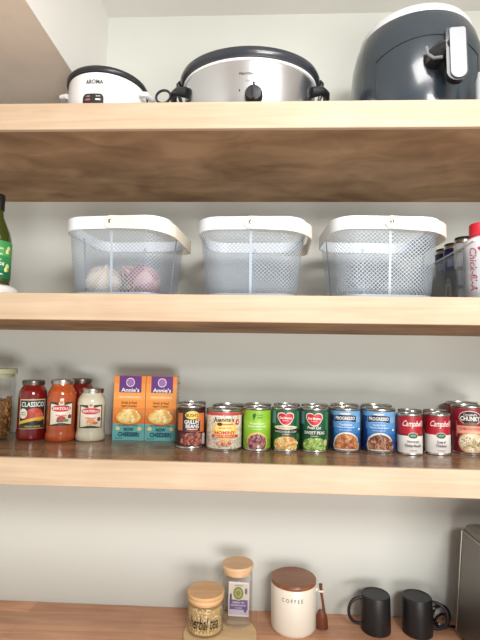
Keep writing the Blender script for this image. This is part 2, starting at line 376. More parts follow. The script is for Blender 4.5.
# chunky
r_, h = .0455, .133
t = can_base('chunky_soup_can', 'tall dark red soup can at the right end of the row, bowl of chowder pictured', 'can', r_, h, .5944, 1.3298, .12); cans['chunky'] = t
d = label_band(r_, h, [P(134, 22, 42), P(146, 26, 46), P(150, 28, 48)])
d.ell(0, .101, .030, .019, W); d.ell(0, .101, .0285, .0175, P(60, 24, 34)); d.text("Campbell's", 0, .109, .034, .0075, W, .01, .3); d.text('CHUNKY', 0, .099, .050, .0125, W, .04)
d.ell(0, .083, .018, .006, P(110, 86, 60)); d.rect(-.036, .036, .057, .079, P(226, 150, 124)); d.text('CLAM CHOWDER', 0, .0715, .056, .007, P(160, 60, 60)); d.text('NEW ENGLAND', 0, .0625, .05, .005, P(250, 220, 200))
d.ell(.002, .033, .034, .029, P(206, 164, 130), clip=.007); d.ell(.002, .034, .030, .025, P(226, 208, 170), clip=.007); d.blobs(.002, .034, .027, .022, [P(240, 228, 200), P(210, 184, 140), P(250, 244, 224), P(160, 150, 90)], 60, .0042, 4, 1.3, .01)
d.text('SOUP THAT EATS', -.035, .07, .04, .003, P(220, 160, 160), rot=PI/2); d.build('label', t)
# back row
def back(src, X, Y, lab):
    dup(cans[src], (X, Y, H3), -math.atan2(X, Y), lab, 'back row of cans on the can shelf')
back('bush', -.208, 1.412, 'can hidden behind the dark grillin beans can, only its steel rim showing')
back('hominy', -.094, 1.425, 'can hidden behind the cream hominy can, only its steel rim showing')
back('green', -.004, 1.402, 'can hidden behind the lime green can, only its steel rim showing')
back('corn', .084, 1.402, 'can hidden behind the golden corn can, only its steel rim showing')
back('peas', .168, 1.404, 'can hidden behind the green peas can, only its steel rim showing')
back('pro1', .262, 1.424, 'can hidden behind the blue can of orange-brown soup, only its rim showing')
back('pro2', .362, 1.428, 'can hidden behind the blue can with brown beans, only its rim showing')
back('camp1', .452, 1.395, 'small can behind the Homestyle Chicken Noodle can, only its rim showing')
back('camp2', .526, 1.396, 'small can behind the Cream of Chicken can, only its rim showing')
back('chunky', .622, 1.432, 'can hidden behind the tall dark red can, only its rim showing')

# ------------------------------------------------------------------ jars on the can shelf
def sauce_jar(name, lab, X, Y, r_, h, colr, lidm, rot=0, style='tall'):
    t = thing(name, lab, 'jar', (X, Y, H3), -math.atan2(X, Y)+rot)
    g = mat(colr, .12, noise=.12, scale=60, coat=.6)
    rl = r_*.76
    if style == 'tall':
        pr = [(r_*.88, 0), (r_*.99, .004), (r_, .009), (r_, .026), (r_*.965, .031), (r_*.965, h*.70), (r_*.97, h*.73), (r_*.93, h*.81), (r_*.80, h*.875), (rl*.94, h*.895), (rl*.92, h-.012)]
    else:
        pr = [(r_*.90, 0), (r_, .004), (r_, .018), (r_*.955, .025), (r_*.93, .031), (r_*.93, h*.66), (r_*.96, h*.70), (r_*.92, h*.79), (r_*.80, h*.86), (rl*.94, h*.885), (rl*.92, h-.012)]
    MB().lathe(pr, g, 48).build('glass_body', t, ang=60)
    MB().lathe([(rl*.98, h-.014), (rl*1.02, h-.0132), (rl*1.03, h-.003), (rl*1.0, h-.0006), (rl*.93, h), (rl*.9, h-.001), (.0001, h-.001)], lidm, 48).build('lid', t)
    return t
lid_s = mat((190, 184, 176), .25, 1); lid_d = mat((112, 104, 94), .3, .9)
LB = P(232, 222, 204)
t = sauce_jar('pasta_sauce_jar', 'jar of dark red pasta sauce with black and cream label, leftmost of the sauce jars', -.6986, 1.3757, .0424, .1775, (118, 20, 18), lid_d, .02)
d = Dec(cylmap(.0412)); d.rect(-.040, .040, .034, .122, P(206, 190, 156), off=.0003); d.rect(-.0375, .0375, .037, .119, P(40, 48, 40))
d.text('CLASSICO', 0, .107, .066, .0145, W, .02); d.ell(.006, .078, .024, .018, P(196, 70, 54)); d.ell(-.008, .072, .016, .014, P(172, 50, 40)); d.ell(.020, .070, .014, .014, P(210, 100, 76))
d.ell(-.026, .080, .012, .015, P(222, 216, 200)); d.text('TOMATO', -.026, .083, .018, .004, K); d.text('& BASIL', -.026, .077, .018, .004, K)
d.col(-.037, .037, lambda u: .052+.010*math.sin(u*34+1.2)*.6+u*.12, lambda u: .061+.010*math.sin(u*34+1.2)*.6+u*.12, P(220, 180, 72)); d.rect(-.0375, .0375, .037, .046, P(70, 76, 40)); d.text('PASTA SAUCE', .002, .042, .04, .005, P(226, 206, 140))
d.build('label', t)
def bert(t, r_, v0, v1, tx):
    d = Dec(cylmap(r_)); H = v1-v0; c = (v0+v1)/2
    d.rect(-.036, .036, v0, v1, P(54, 60, 44), off=.0003); d.col(-.032, .032, lambda u: v0+.005+.003*math.cos(u*90), lambda u: v1-.007-.003*math.cos(u*90), P(232, 222, 202)); d.ell(0, v1-.003, .008, .007, P(220, 200, 160)); d.ell(0, v1-.001, .005, .004, P(180, 120, 90))
    d.ell(0, v1-.018, .030, .0105, P(238, 214, 200)); d.ell(0, v1-.018, .0285, .0095, P(190, 32, 48)); d.text('BERTOLLI', 0, v1-.018, .047, .0075, W, .03)
    d.text(tx, 0, v1-.038, .030, .005, P(200, 60, 60)); d.text('Sauce', 0, v1-.045, .018, .004, P(180, 90, 80))
    d.ell(.024, v1-.042, .0055, .006, P(120, 60, 66)); d.ell(.001, v0+.019, .012, .009, P(168, 40, 44) if tx != 'Alfredo' else P(216, 150, 88)); d.ell(-.006, v0+.014, .006, .004, P(90, 110, 60) if tx != 'Alfredo' else P(226, 190, 130)); d.ell(.013, v0+.015, .008, .004, P(120, 130, 80) if tx != 'Alfredo' else P(200, 110, 70))
    d.build('label', t)
t = sauce_jar('pasta_sauce_jar', 'jar of orange pasta sauce with cream label, between red and white jars', -.6025, 1.3660, .0435, .182, (180, 82, 36), lid_s, -.02, 'b'); bert(t, .0415, .048, .116, 'Vodka')
t = sauce_jar('white_sauce_jar', 'shorter jar of white sauce with cream label, beside the two boxes', -.5165, 1.3845, .0440, .156, (214, 210, 186), lid_s, -.05, 'b'); bert(t, .0419, .040, .108, 'Alfredo')
t = sauce_jar('pasta_sauce_jar', 'jar of dark red sauce behind the orange sauce jar, lid and shoulder showing', -.575, 1.447, .040, .182, (120, 24, 18), lid_d, 0)

# glass jar of pasta, cut by the left edge
t = thing('storage_jar', 'clear glass storage jar of brown pasta with bamboo lid, far left of the can shelf', 'jar', (-.815, 1.365, H3))
t.scale = (1, 1, 1.09)
def jar_glass(r_, h, th=.003): return [(.0001, .0002), (r_*.96, .0002), (r_, .004), (r_, h), (r_-th, h), (r_-th, .006), (r_*.9, .0045), (.0001, .0045)]
GL = glass(); bam = wood((206, 172, 124), (226, 198, 152), .5, 3, 20, 20)
MB().lathe(jar_glass(.058, .178), GL, 48).build('glass_body', t)
MB().lathe([(.0001, .170), (.053, .170), (.0535, .179), (.0595, .1792), (.061, .181), (.061, .192), (.0595, .194), (.0001, .194)], mat((170, 172, 140), .5), 48).build('lid', t)
rnd = random.Random(2); mb = MB(); pc = [mat((150, 104, 52), .6), mat((120, 78, 40), .6), mat((176, 130, 70), .6), mat((98, 84, 46), .6)]
mb.lathe([(.0001, .006), (.044, .006), (.044, .105), (.0001, .112)], pc[1], 24)
for i in range(420):
    a = rnd.uniform(0, 2*PI); z = rnd.uniform(.010, .115); R_ = .0475; x, y_ = R_*math.cos(a), R_*math.sin(a)
    v = Vector((rnd.uniform(-1, 1), rnd.uniform(-1, 1), rnd.uniform(-1, 1))).normalized()*.006; rad = Vector((math.cos(a), math.sin(a), 0)); v -= rad*v.dot(rad)
    mb.tube([Vector((x, y_, z))-v, Vector((x, y_, z))+rad*.002, Vector((x, y_, z))+v], .0022, pc[i % 4], 5)
o = mb.build('pasta', t); o['kind'] = 'stuff'

# ------------------------------------------------------------------ boxes of macaroni
def pasta_box(lab, X, Y, w_, rot, back_=False, group=None):
    t = thing('macaroni_box', lab, 'box', (X, Y, H3), rot, group)
    D, h = .045, .196; o_ = P(226, 140, 60); te = P(104, 186, 186)
    b = MB(); b.box(-w_/2, w_/2, -D/2, D/2, 0, h, o_); b.build('carton', t, bevel=.0008)
    d = Dec(flatmap(-D/2), 1.5e-4)
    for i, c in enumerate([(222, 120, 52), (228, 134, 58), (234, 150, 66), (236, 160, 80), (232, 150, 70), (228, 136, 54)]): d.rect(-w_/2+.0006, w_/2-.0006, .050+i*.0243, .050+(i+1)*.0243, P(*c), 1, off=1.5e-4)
    d.rect(-w_/2+.0006, w_/2-.0006, .0006, .050, te, 1, off=1.5e-4); d.lay = 2
    d.rect(-w_*.33, w_*.37, h-.051, h-.0006, P(98, 48, 126)); d.ell(.002, h-.020, .0135, .0135, P(236, 228, 232)); d.ell(.002, h-.020, .0115, .0115, P(150, 108, 166))
    d.text("Annie's", .002, h-.043, .056, .0125, W, .03)
    d.rect(-.034, .036, h-.069, h-.061, P(240, 176, 116)); d.text('MADE WITH ORGANIC PASTA', 0, h-.065, .06, .004, P(250, 226, 190)); d.text('Shells & Real', 0, h-.082, .048, .0075, P(110, 50, 30), .02); d.text('Aged Cheddar', 0, h-.0925, .050, .0075, P(110, 50, 30), .02)
    d.ell(0, .068, .043, .022, P(206, 110, 48)); d.ell(0, .070, .039, .020, P(238, 190, 100)); d.blobs(0, .074, .034, .016, [P(248, 224, 150), P(240, 200, 110), P(252, 236, 180), P(228, 172, 84)], 46, .0062, 3, 1.3)
    d.rect(.034, .045, .080, .083, P(160, 150, 140)); d.text('MACARONI & CHEESE', 0, .046, .06, .004, P(120, 90, 50)); d.text('NOW', .002, .034, .030, .0105, P(22, 58, 92), .04); d.text('CHEESIER!', .002, .019, .066, .0135, P(22, 58, 92), .04)
    d.ell(-.032, .036, .007, .006, P(240, 226, 160)); d.ell(.035, .036, .007, .006, P(240, 226, 160)); d.text('NET WT 6 OZ', -.028, .007, .022, .003, P(22, 70, 92))
    d.build('front_print', t, smooth=False)
    def sm(u, v, o): return (w_/2+o, u, v)
    d = Dec(sm, 1.5e-4); d.rect(-D/2+.001, D/2-.001, .05, h-.001, P(190, 196, 192), 1); d.rect(-D/2+.001, D/2-.001, .001, .05, P(84, 160, 162), 1); d.rect(-D/2+.005, D/2-.005, .08, .15, W, 1)
    d.text('Nutrition Facts', 0, .144, .03, .005, K)
    for i in range(9): d.rect(-D/2+.007, D/2-.007, .084+i*.006, .0855+i*.006, P(90, 90, 90), 1)
    d.text("Annie's", 0, h-.02, .032, .009, P(98, 48, 126), .02); d.build('side_print', t, smooth=False)
    return t
BG = 'macaroni boxes side by side'
pasta_box('orange and purple macaroni box beside the white sauce jar, left of the pair', -.4005, 1.4078, .0985, .01, group=BG)
b2 = pasta_box('orange and purple macaroni box beside the beans can, right of the pair', -.302, 1.4085, .096, .01, group=BG)

# ------------------------------------------------------------------ mesh baskets
wmet = mat((172, 184, 197), .45, .1); wrim = mat((232, 239, 246), .35); birch = wood((238, 226, 206), (248, 238, 222), .5, 3, 12, 12)
HB = .213
def rrect(w_, d_, rad, n=8):
    L = []
    for (cx, cy, a0) in ((w_/2-rad, -d_/2+rad, -PI/2), (w_/2-rad, d_/2-rad, 0), (-w_/2+rad, d_/2-rad, PI/2), (-w_/2+rad, -d_/2+rad, PI)):
        for i in range(n+1):
            a = a0+PI/2*i/n; L.append((cx+rad*math.cos(a), cy+rad*math.sin(a), math.cos(a), math.sin(a)))
    return L
def resample(L, N):
    pts = [Vector((p_[0], p_[1])) for p_ in L]; n = len(pts); ds = [0]
    for i in range(n): ds.append(ds[-1]+(pts[(i+1) % n]-pts[i]).length)
    out = []; j = 0
    for k in range(N):
        s_ = ds[-1]*k/N
        while ds[j+1] < s_: j += 1
        t_ = (s_-ds[j])/max(1e-9, ds[j+1]-ds[j]); a, b = L[j], L[(j+1) % n]
        out.append(tuple(a[q]+(b[q]-a[q])*t_ for q in range(4)))
    return out
BW, BD = .286, .262
top_loop = rrect(BW-.006, BD-.006, .058)
def bask_scale(z):
    t_ = min(1, max(0, z/HB)); return .865+.135*t_
def basket():
    t = thing('mesh_basket', '', 'basket')
    N = 168; rows = 34; z0, z1 = .014, HB-.03
    lp = resample(top_loop, N)
    def pt(i, j):
        q = i/1.0; a = int(math.floor(q)) % N; fr = q-math.floor(q); A, B = lp[a], lp[(a+1) % N]
        x = A[0]+(B[0]-A[0])*fr; y_ = A[1]+(B[1]-A[1])*fr; z = z0+(z1-z0)*j/(rows)
        k = bask_scale(z)
        if z < .03: k -= .06*((.03-z)/.016)**2*.5
        return Vector((x*k, y_*k, z))
    mb = MB()
    vs = []; fs = []
    for j in range(0, rows):
        for i in range(j % 2, N, 2):
            cs = [pt(i-1, j), pt(i, j-1) if j > 0 else pt(i, j), pt(i+1, j), pt(i, j+1)]
            c = pt(i, j); k0 = len(vs); vs += [tuple(q) for q in cs]; vs += [tuple(c+(q-c)*.79) for q in cs]
            for a in range(4):
                b = (a+1) % 4; fs.append((k0+a, k0+b, k0+4+b, k0+4+a))
    mb.add(vs, fs, wmet); mb.build('wire_mesh', t, smooth=False)
    # rim, base, seams
    rl = rrect(BW, BD, .06); MB().band(rl, [(-.003, HB-.033), (.0, HB-.034), (.0008, HB-.032), (.0008, HB-.001), (-.0005, HB), (-.003, HB-.001)], wrim).build('rim', t)
    bs = [(x*.85, y_*.85, nx, ny) for (x, y_, nx, ny) in rl]
    mb = MB(); mb.band(bs, [(-.003, 0), (.0, 0), (.0015, .006), (.0015, .016), (-.001, .016), (-.003, .006)], wmet)
    mb.add([(a[0], a[1], .002) for a in bs], [tuple(range(len(bs)))], wmet); mb.build('base', t)
    for sg in (-1, 1):
        for (ax) in ('y', 'x'):
            mb = MB(); vs = []
            for j in range(13):
                z = .008+(HB-.02-.008)*j/12; k = bask_scale(z)
                if ax == 'y': vs += [(-.0034, sg*((BD/2-.003)*k+.0008), z), (.0034, sg*((BD/2-.003)*k+.0008), z)]
                else: vs += [(sg*((BW/2-.003)*k+.0008), -.006, z), (sg*((BW/2-.003)*k+.0008), .006, z)]
            mb.add(vs, [(2*j, 2*j+1, 2*j+3, 2*j+2) for j in range(12)], wmet); mb.build('seam', t, smooth=False)
    # folded carrying handle round the right half
    hl = rrect(BW+.009, BD+.009, .062, 10); hl = [a for a in hl if a[0] > -.001 or False]
    n = len(hl); front = (0, -(BD+.009)/2, 0, -1); rear = (0, (BD+.009)/2, 0, 1); hl = [front]+hl+[rear]
    L = []
    for a in hl:
        s_ = max(0, a[0])/(BW/2); L.append((a[0]+.010*s_, a[1], a[2], a[3], -.014*s_**2))
    mb = MB(); mb.band(L, [(-.002, HB-.034), (.002, HB-.034), (.002, HB-.001), (-.002, HB-.001)], birch, closed=False)
    for sg in (-1, 1):
        yy = sg*(BD+.009)/2; vs = []; 
        for k in range(17):
            a = PI/2+PI*k/16; vs += [(.0165*math.cos(a), yy-.002*1, HB-.0175+.0165*math.sin(a)), (.0165*math.cos(a), yy+.002, HB-.0175+.0165*math.sin(a))]
        fs = [(2*k, 2*k+1, 2*k+3, 2*k+2) for k in range(16)]+[tuple(range(0, 34, 2)), tuple(range(33, 0, -2))]
        mb.add(vs, fs, birch)
    mb.build('handle', t)
    for sg in (-1, 1):
        yy = sg*((BD+.009)/2+.002); mb = MB()
        prof = [(.0001, .004), (.003, .0037), (.0052, .002), (.0056, 0)]
        vs = []; nn = 16
        for (q, o_) in prof:
            for i in range(nn): a = 2*PI*i/nn; vs.append((q*math.cos(a), yy+sg*o_, HB-.0165+q*math.sin(a)))
        mb.add(vs, [(j*nn+i, j*nn+(i+1) % nn, (j+1)*nn+(i+1) % nn, (j+1)*nn+i) for j in range(3) for i in range(nn)], mat((200, 200, 200), .2, 1)); mb.build('rivet', t)
    return t
BKG = 'white mesh baskets with folded wooden handles'
bk = basket(); bk.location = (-.378, 1.252, H2); bk.rotation_euler = (0, 0, -.09); bk['group'] = BKG
bk['label'] = 'white mesh basket holding onions, leftmost of the three baskets'
dup(bk, (-.024, 1.255, H2), -.03, 'empty white mesh basket between two others, middle of the shelf', BKG)
dup(bk, (.318, 1.250, H2), .05, 'empty white mesh basket beside the clear bin of cans, rightmost of three', BKG)

# onions in the first basket
def bulb(name, lab, x, y_, z, R_, cols, tilt, seed):
    t = thing(name, lab, 'onion', (x, y_, z), 0, None); t.rotation_euler = tilt
    rnd = random.Random(seed); mb = MB(); prof = [(.0001, -R_*.86), (R_*.35, -R_*.82), (R_*.72, -R_*.6), (R_*.97, -.18*R_), (R_, .1*R_), (R_*.88, .45*R_), (R_*.6, .74*R_), (R_*.3, .93*R_), (R_*.14, 1.12*R_), (R_*.10, 1.3*R_), (.0001, 1.38*R_)]
    n = 36; k0 = len(mb.v)
    for (q, z_) in prof:
        for i in range(n):
            a = 2*PI*i/n; w_ = 1+.025*math.sin(a*5+seed)+rnd.uniform(-.006, .006); mb.v.append((q*w_*math.cos(a), q*w_*math.sin(a), z_))
    ms = [mb.mid(c) for c in cols]
    for j in range(len(prof)-1):
        for i in range(n):
            mb.f.append((k0+j*n+i, k0+j*n+(i+1) % n, k0+(j+1)*n+(i+1) % n, k0+(j+1)*n+i)); mb.mi.append(ms[(i//2+seed) % len(ms)] if j > 2 else ms[(i//5) % len(ms)])
    mb.build('bulb', t)
    rt = MB()
    for i in range(14):
        a = rnd.uniform(0, 2*PI); k = R_*.2; rt.tube([(k*.4*math.cos(a), k*.4*math.sin(a), -R_*.8), (k*math.cos(a), k*math.sin(a), -R_*(.95)), (k*1.6*math.cos(a+.4), k*1.6*math.sin(a+.4), -R_*1.02)], .0008, mat((206, 186, 160), .8), 4)
    rt.build('roots', t)
    return t
bulb('white_onion', 'large pale onion in the left basket, left of the red onion', -.437, 1.222, H2+.054, .050, [mat((236, 224, 204), .5), mat((226, 208, 186), .5), mat((240, 230, 212), .5)], (.9, .3, .2), 1)
bulb('red_onion', 'purple-red onion at the right inside the left basket', -.326, 1.218, H2+.054, .050, [mat((188, 136, 140), .45), mat((172, 116, 124), .45), mat((204, 160, 158), .45)], (-.9, .9, 0), 2)
bulb('shallot', 'small pinkish shallot with papery skin between the two larger onions', -.380, 1.262, H2+.088, .024, [mat((196, 140, 134), .5), mat((226, 204, 186), .5), mat((170, 96, 100), .5)], (.5, -.8, .3), 3)
bulb('shallot', 'small shallot underneath, wedged between the larger onions at basket bottom', -.380, 1.290, H2+.028, .024, [mat((190, 130, 124), .5), mat((216, 190, 170), .5)], (1.2, .2, .3), 4)

# oil bottle on white dish, left end
t = thing('oil_dish', 'round white dish under the green oil bottle', 'dish', (-.716, 1.158, H2))
MB().lathe([(.0001, 0), (.060, 0), (.064, .004), (.0645, .012), (.061, .022), (.053, .029), (.044, .032), (.0001, .033)], mat((244, 242, 238), .25), 48).build('plate', t)
t = thing('oil_bottle', 'dark green glass bottle of olive oil with green label, at the left end', 'bottle', (-.7155, 1.158, H2+.033), .50)
gb = mat((52, 66, 18), .08, coat=.8, spec=.8)
MB().lathe([(.0001, 0), (.037, 0), (.040, .004), (.0402, .012), (.0402, .112), (.039, .125), (.034, .145), (.024, .168), (.0165, .186), (.0145, .2), (.0145, .232)], gb, 40).build('glass_body', t, ang=60)
MB().lathe([(.0155, .205), (.0165, .206), (.0165, .247), (.015, .249), (.0001, .249)], mat((26, 26, 24), .4), 32).build('cap', t)
d = Dec(cylmap(.0406))
for i, c in enumerate([(20, 104, 62), (26, 120, 70), (44, 134, 74), (84, 158, 84), (60, 146, 80)]): d.rect(-.085, .085, .016+i*.0200, .016+(i+1)*.0200, P(*c), 30, off=.0002)
d.lay = 2
d.text('Organic', 0, .095, .045, .009, W, .02); d.text('Extra Virgin', 0, .080, .04, .006, W); d.text('100% Italian', 0, .066, .035, .005, W); d.text('Olive Oil', 0, .054, .05, .010, W, .02); d.text('500 ML', .01, .027, .03, .004, W)
for (a, b) in ((.036, .093), (.034, .045), (-.036, .093)):
    d.ell(a, b, .006, .011, P(206, 214, 140)); d.ell(a+.003, b-.004, .003, .006, P(110, 140, 50)); d.ell(a-.006, b-.006, .003, .006, P(226, 226, 170))
d.build('label', t)

# clear bin with cans and a sauce bottle, right end
acr = glass((243, 245, 247), .04)
t = thing('clear_bin', 'clear plastic bin holding drink cans and a sauce bottle, right end of basket shelf', 'bin', (0, 0, H2))
x0, x1, ya, yb, hb = .518, .80, 1.10, 1.42, .145
mb = MB(); mb.box(x0, x1, ya, yb, 0, .003, acr); mb.build('bin_floor', t, smooth=False)
for (a, b, c, e) in ((x0, x0+.003, ya, yb), (x1-.003, x1, ya, yb), (x0+.003, x1-.003, ya, ya+.003), (x0+.003, x1-.003, yb-.003, yb)):
    MB().box(a, b, c, e, .003, hb, acr).build('bin_wall', t, smooth=False)
MB().box(x0-.004, x0+.001, ya-.004, yb+.004, hb-.003, hb, mat((210, 212, 214), .15, coat=.5)).build('bin_rim', t, smooth=False)
def slim(lab, x, y_, colr, topc, txt=None):
    t = thing('drink_can', lab, 'can', (x, y_, H2+.0035), -.6); r_ = .0265; h = .188
    MB().lathe([(.019, 0), (.0245, .004), (r_, .012), (r_, h-.016), (.0245, h-.006), (.0228, h-.003), (.0235, h), (.0222, h), (.021, h-.005), (.0001, h-.005)], steel, 36).build('body', t)
    d = Dec(cylmap(r_+.0001)); d.col(-PI*r_, PI*r_, lambda u: .012, lambda u: h-.016, colr, 36, 1)
    if txt:
        for z in (.05, .10, .15): d.text(txt, 0, z, .034, .010, K if colr is not BLU else W, .02)
    else:
        for z in (.06, .12): d.rect(-.012, .012, z, z+.02, mat((150, 170, 210), .3))
    d.rect(-PI*r_, PI*r_, h-.017, h-.0155, topc); d.build('label', t)
    MB().lathe([(.0242, h-.006), (.0246, h-.002), (.0240, h+.001), (.0225, h+.001)], topc, 36).build('top_ring', t)
    return t
BLU = mat((24, 48, 116), .3, .2); WH2 = mat((226, 228, 232), .35)
DK = mat((28, 26, 28), .4)
slim('dark blue slim can, rearmost of the cans in the clear bin', .560, 1.380, BLU, DK)
slim('dark blue slim can in the clear bin, just behind the white can', .560, 1.316, BLU, DK)
slim('white slim can with dark print in the clear bin, behind the red-capped bottle', .561, 1.248, WH2, DK, 'COLD BREW')
# dark carton with round badge standing between cans and wall of the bin
t = thing('sauce_bottle', 'white squeeze bottle with red cap and red script, right edge of basket shelf', 'bottle', (.5670, 1.166, H2+.0035), -.62)
bw = mat((238, 234, 232), .35)
mb = MB(); k = .0425
mb.lathe([(.030, 0), (.036, .003), (k, .010), (k, .135), (k*.95, .150), (k*.82, .160), (.024, .168), (.022, .172)], bw, 40, 1, .8); mb.build('body', t, ang=60)
MB().lathe([(.0275, .170), (.0285, .171), (.0275, .199), (.026, .202), (.0001, .203)], mat((206, 40, 58), .35), 40).build('cap', t)
def em(u, v, o):
    a = u/k; return ((k+o)*math.sin(a), -(k*.8+o)*math.cos(a), v)
d = Dec(em); pk = mat((206, 52, 84), .4); d.text('Chick-fil-A', -.014, .080, .112, .018, pk, .012, .25, rot=-PI/2); d.ell(.006, .128, .004, .005, pk); d.ell(.011, .122, .003, .006, pk); d.ell(.001, .133, .003, .004, pk); d.ell(.022, .055, .010, .03, P(226, 180, 150)); d.build('label', t)
t = thing('badged_carton', 'dark grey carton with a round tan badge, seen through the clear bin', 'carton', (.5275, 1.262, H2+.0035), 0)
MB().box(-.0055, .0005, -.03, .15, 0, .100, mat((70, 72, 82), .4)).build('carton_body', t, bevel=.001)
def lm(u, v, o): return (-.0055-o, -u, v)
d = Dec(lm); d.ell(-.004, .040, .020, .040, P(206, 198, 186)); d.ell(-.004, .036, .013, .019, P(120, 84, 66)); d.ell(-.004, .036, .010, .015, P(186, 150, 120)); d.ell(-.004, .036, .006, .009, P(110, 70, 54)); d.text('COFFEE', -.004, .067, .022, .006, K); d.build('badge', t)

# ------------------------------------------------------------------ rice cooker
whp = mat((240, 241, 242), .25, coat=.3); blk = mat((34, 36, 40), .35, coat=.2)
X, Y = -.4485, 1.222
t = thing('rice_cooker', 'white rice cooker with black lid rim, left on the top shelf', 'rice cooker', (X, Y, H1), -math.atan2(X, Y)*.35-.16)
k = .1085
mb = MB(); mb.lathe([(.0001, .006), (k*.80, .006), (k*.90, .014), (k*.98, .045), (k, .085), (k*1.0, .125), (k*.995, .155)], whp, 56); mb.build('body', t, ang=60)
MB().lathe([(k*.98, .157), (k*1.035, .158), (k*1.05, .161), (k*1.05, .168), (k*1.03, .172), (k*.98, .171)], blk, 56).build('rim', t)
MB().lathe([(k*.99, .169), (k*.9, .178), (k*.6, .190), (k*.2, .196), (.0001, .196)], glass((225, 230, 230), .12), 56).build('glass_lid', t)
MB().lathe([(.010, .195), (.012, .205), (.022, .212), (.022, .222), (.0001, .226)], blk, 24).build('lid_knob', t)
d = Dec(lambda u, v, o: ((k*1.005+o)*math.sin(u/k), -(k*1.005+o)*math.cos(u/k), v), 3e-4)
d.text('AROMA', .004, .128, .047, .0125, K, .03)
d.col(-.026, .030, lambda u: .050, lambda u: .0945-(0 if abs(u-.002) < .020 else .009*((abs(u-.002)-.020)/.008)**2), P(44, 42, 46), 24)
d.rect(-.018, -.005, .076, .0805, P(196, 110, 110)); d.rect(.009, .022, .076, .0805, W); d.text('COOK', -.0115, .087, .011, .003, W); d.text('WARM', .0155, .087, .011, .003, W)
d.build('control_panel', t)
for sg in (-1, 1):
    mb = MB(); pts = [(sg*(k*.96), -.040, .132), (sg*(k+.014), -.034, .134), (sg*(k+.022), 0, .135), (sg*(k+.014), .034, .134), (sg*(k*.96), .040, .132)]
    mb.tube([tuple(Vector(pts[i]).lerp(Vector(pts[i+1]), q/3)) for i in range(4) for q in range(3)]+[pts[-1]], .0075, whp, 10); mb.build('handle', t)
for a in range(4):
    an = PI/4+a*PI/2; MB().lathe([(.0001, 0), (.008, 0), (.009, .007), (.0001, .008)], blk, 12, cx=.075*math.cos(an), cy=.075*math.sin(an)).build('foot', t)

# ------------------------------------------------------------------ slow cooker
ss = mat((214, 216, 220), .26, 1)
t = thing('slow_cooker', 'oval stainless steel slow cooker with black lid rim, middle of the top shelf', 'slow cooker', (-.040, 1.245, H1), .01)
t.scale = (1, 1, 1.06)
sx, sy = 1.0, .765; q_ = .193
MB().lathe([(q_*.86, .014), (q_*.92, .016), (q_*.955, .03), (q_*.965, .10), (q_*.975, .166)], ss, 72, sx, sy).build('body', t, ang=60)
MB().lathe([(q_*.80, .006), (q_*.88, .007), (q_*.90, .0155), (q_*.8, .0158)], blk, 72, sx, sy).build('base_ring', t)
MB().lathe([(q_*.97, .164), (q_*.995, .165), (q_*1.0, .1675), (q_*.995, .1705), (q_*.97, .172)], mat((246, 246, 246), .2, coat=.4), 72, sx, sy).build('rim_reflection', t)  # white ring paints in the bright reflection along the cooker's rim
MB().lathe([(q_*.97, .1715), (q_*1.02, .172), (q_*1.045, .178), (q_*1.05, .187), (q_*1.03, .196), (q_*.99, .199), (q_*.9, .199)], mat((44, 48, 56), .28, coat=.4), 72, sx, sy).build('lid_rim', t)
MB().lathe([(q_*.95, .198), (q_*.8, .212), (q_*.5, .222), (.0001, .226)], glass((220, 226, 230), .12), 72, sx, sy).build('glass_lid', t)
MB().lathe([(.012, .225), (.012, .235), (.026, .242), (.026, .25), (.0001, .254)], blk, 24, 1.5, 1).build('lid_knob', t)
for sg in (-1, 1):   # lid clips
    mb = MB(); x = sg*q_
    mb.tube([(x*1.045, -.012, .188), (x*1.075, -.006, .186), (x*1.075, 0, .160), (x*1.03, .0, .135), (x*1.0, 0, .125)], [.006, .0075, .006, .005, .005], blk, 8); mb.build('lid_clip', t)
for sg in (-1, 1):
    mb = MB(); x = sg*q_; pts = [Vector((x*.90, -.060, .130)), Vector((x*1.04, -.056, .136)), Vector((x*1.12, -.035, .139)), Vector((x*1.15, 0, .140)), Vector((x*1.12, .035, .139)), Vector((x*1.04, .056, .136)), Vector((x*.90, .060, .130))]
    P2 = [pts[i].lerp(pts[i+1], q/3) for i in range(6) for q in range(3)]+[pts[-1]]
    mb.tube(P2, [.014-.0045*math.sin(PI*i/(len(P2)-1)) for i in range(len(P2))], blk, 10); mb.build('handle', t)
d = Dec(lambda u, v, o: (q_*.972*math.sin(u/q_), -(q_*.972*sy*math.cos(u/q_)+o), v), 3e-4)
g_ = mat((70, 74, 80), .4); g2_ = mat((140, 146, 152), .4); fn = d.fn
d.text('Hamilton Beach', .012, .131, .075, .007, g_, .02); d.build('brand_print', t)
d = Dec(fn, 3e-4); d.text('Slow Cooker', .010, .113, .034, .0075, g2_, 0, .3); d.build('model_print', t)
for u in (-.024, .052): d = Dec(fn, 3e-4); d.ell(u, .088, .002, .002, g_, 8); d.build('dial_mark', t)
mb = MB(); vs = []; prof = [(.024, 0), (.0235, .012), (.019, .020), (.0001, .021)]; yy = -q_*.972*sy
mb.add([(.014+a*math.cos(2*PI*i/28), yy-b+.002, .072+a*math.sin(2*PI*i/28)) for (a, b) in prof for i in range(28)], [(j*28+i, j*28+(i+1) % 28, (j+1)*28+(i+1) % 28, (j+1)*28+i) for j in range(3) for i in range(28)], blk)
mb.box(.011, .017, yy-.028, yy-.015, .052, .092, blk); mb.build('control_knob', t)
mb = MB()
mb.tube([(-.243+.020*math.cos(a), -.045+.01*math.sin(a), .128+.024*math.sin(a)*1.0) for a in [2*PI*i/28 for i in range(28)]], .0035, blk, 8, True)
mb.tube([(-.243, -.045, .104), (-.240, 0, .05), (-.22, .05, .02), (-.16, .10, .006), (-.05, .20, .004)], .0033, blk, 8); mb.build('power_cord', t)

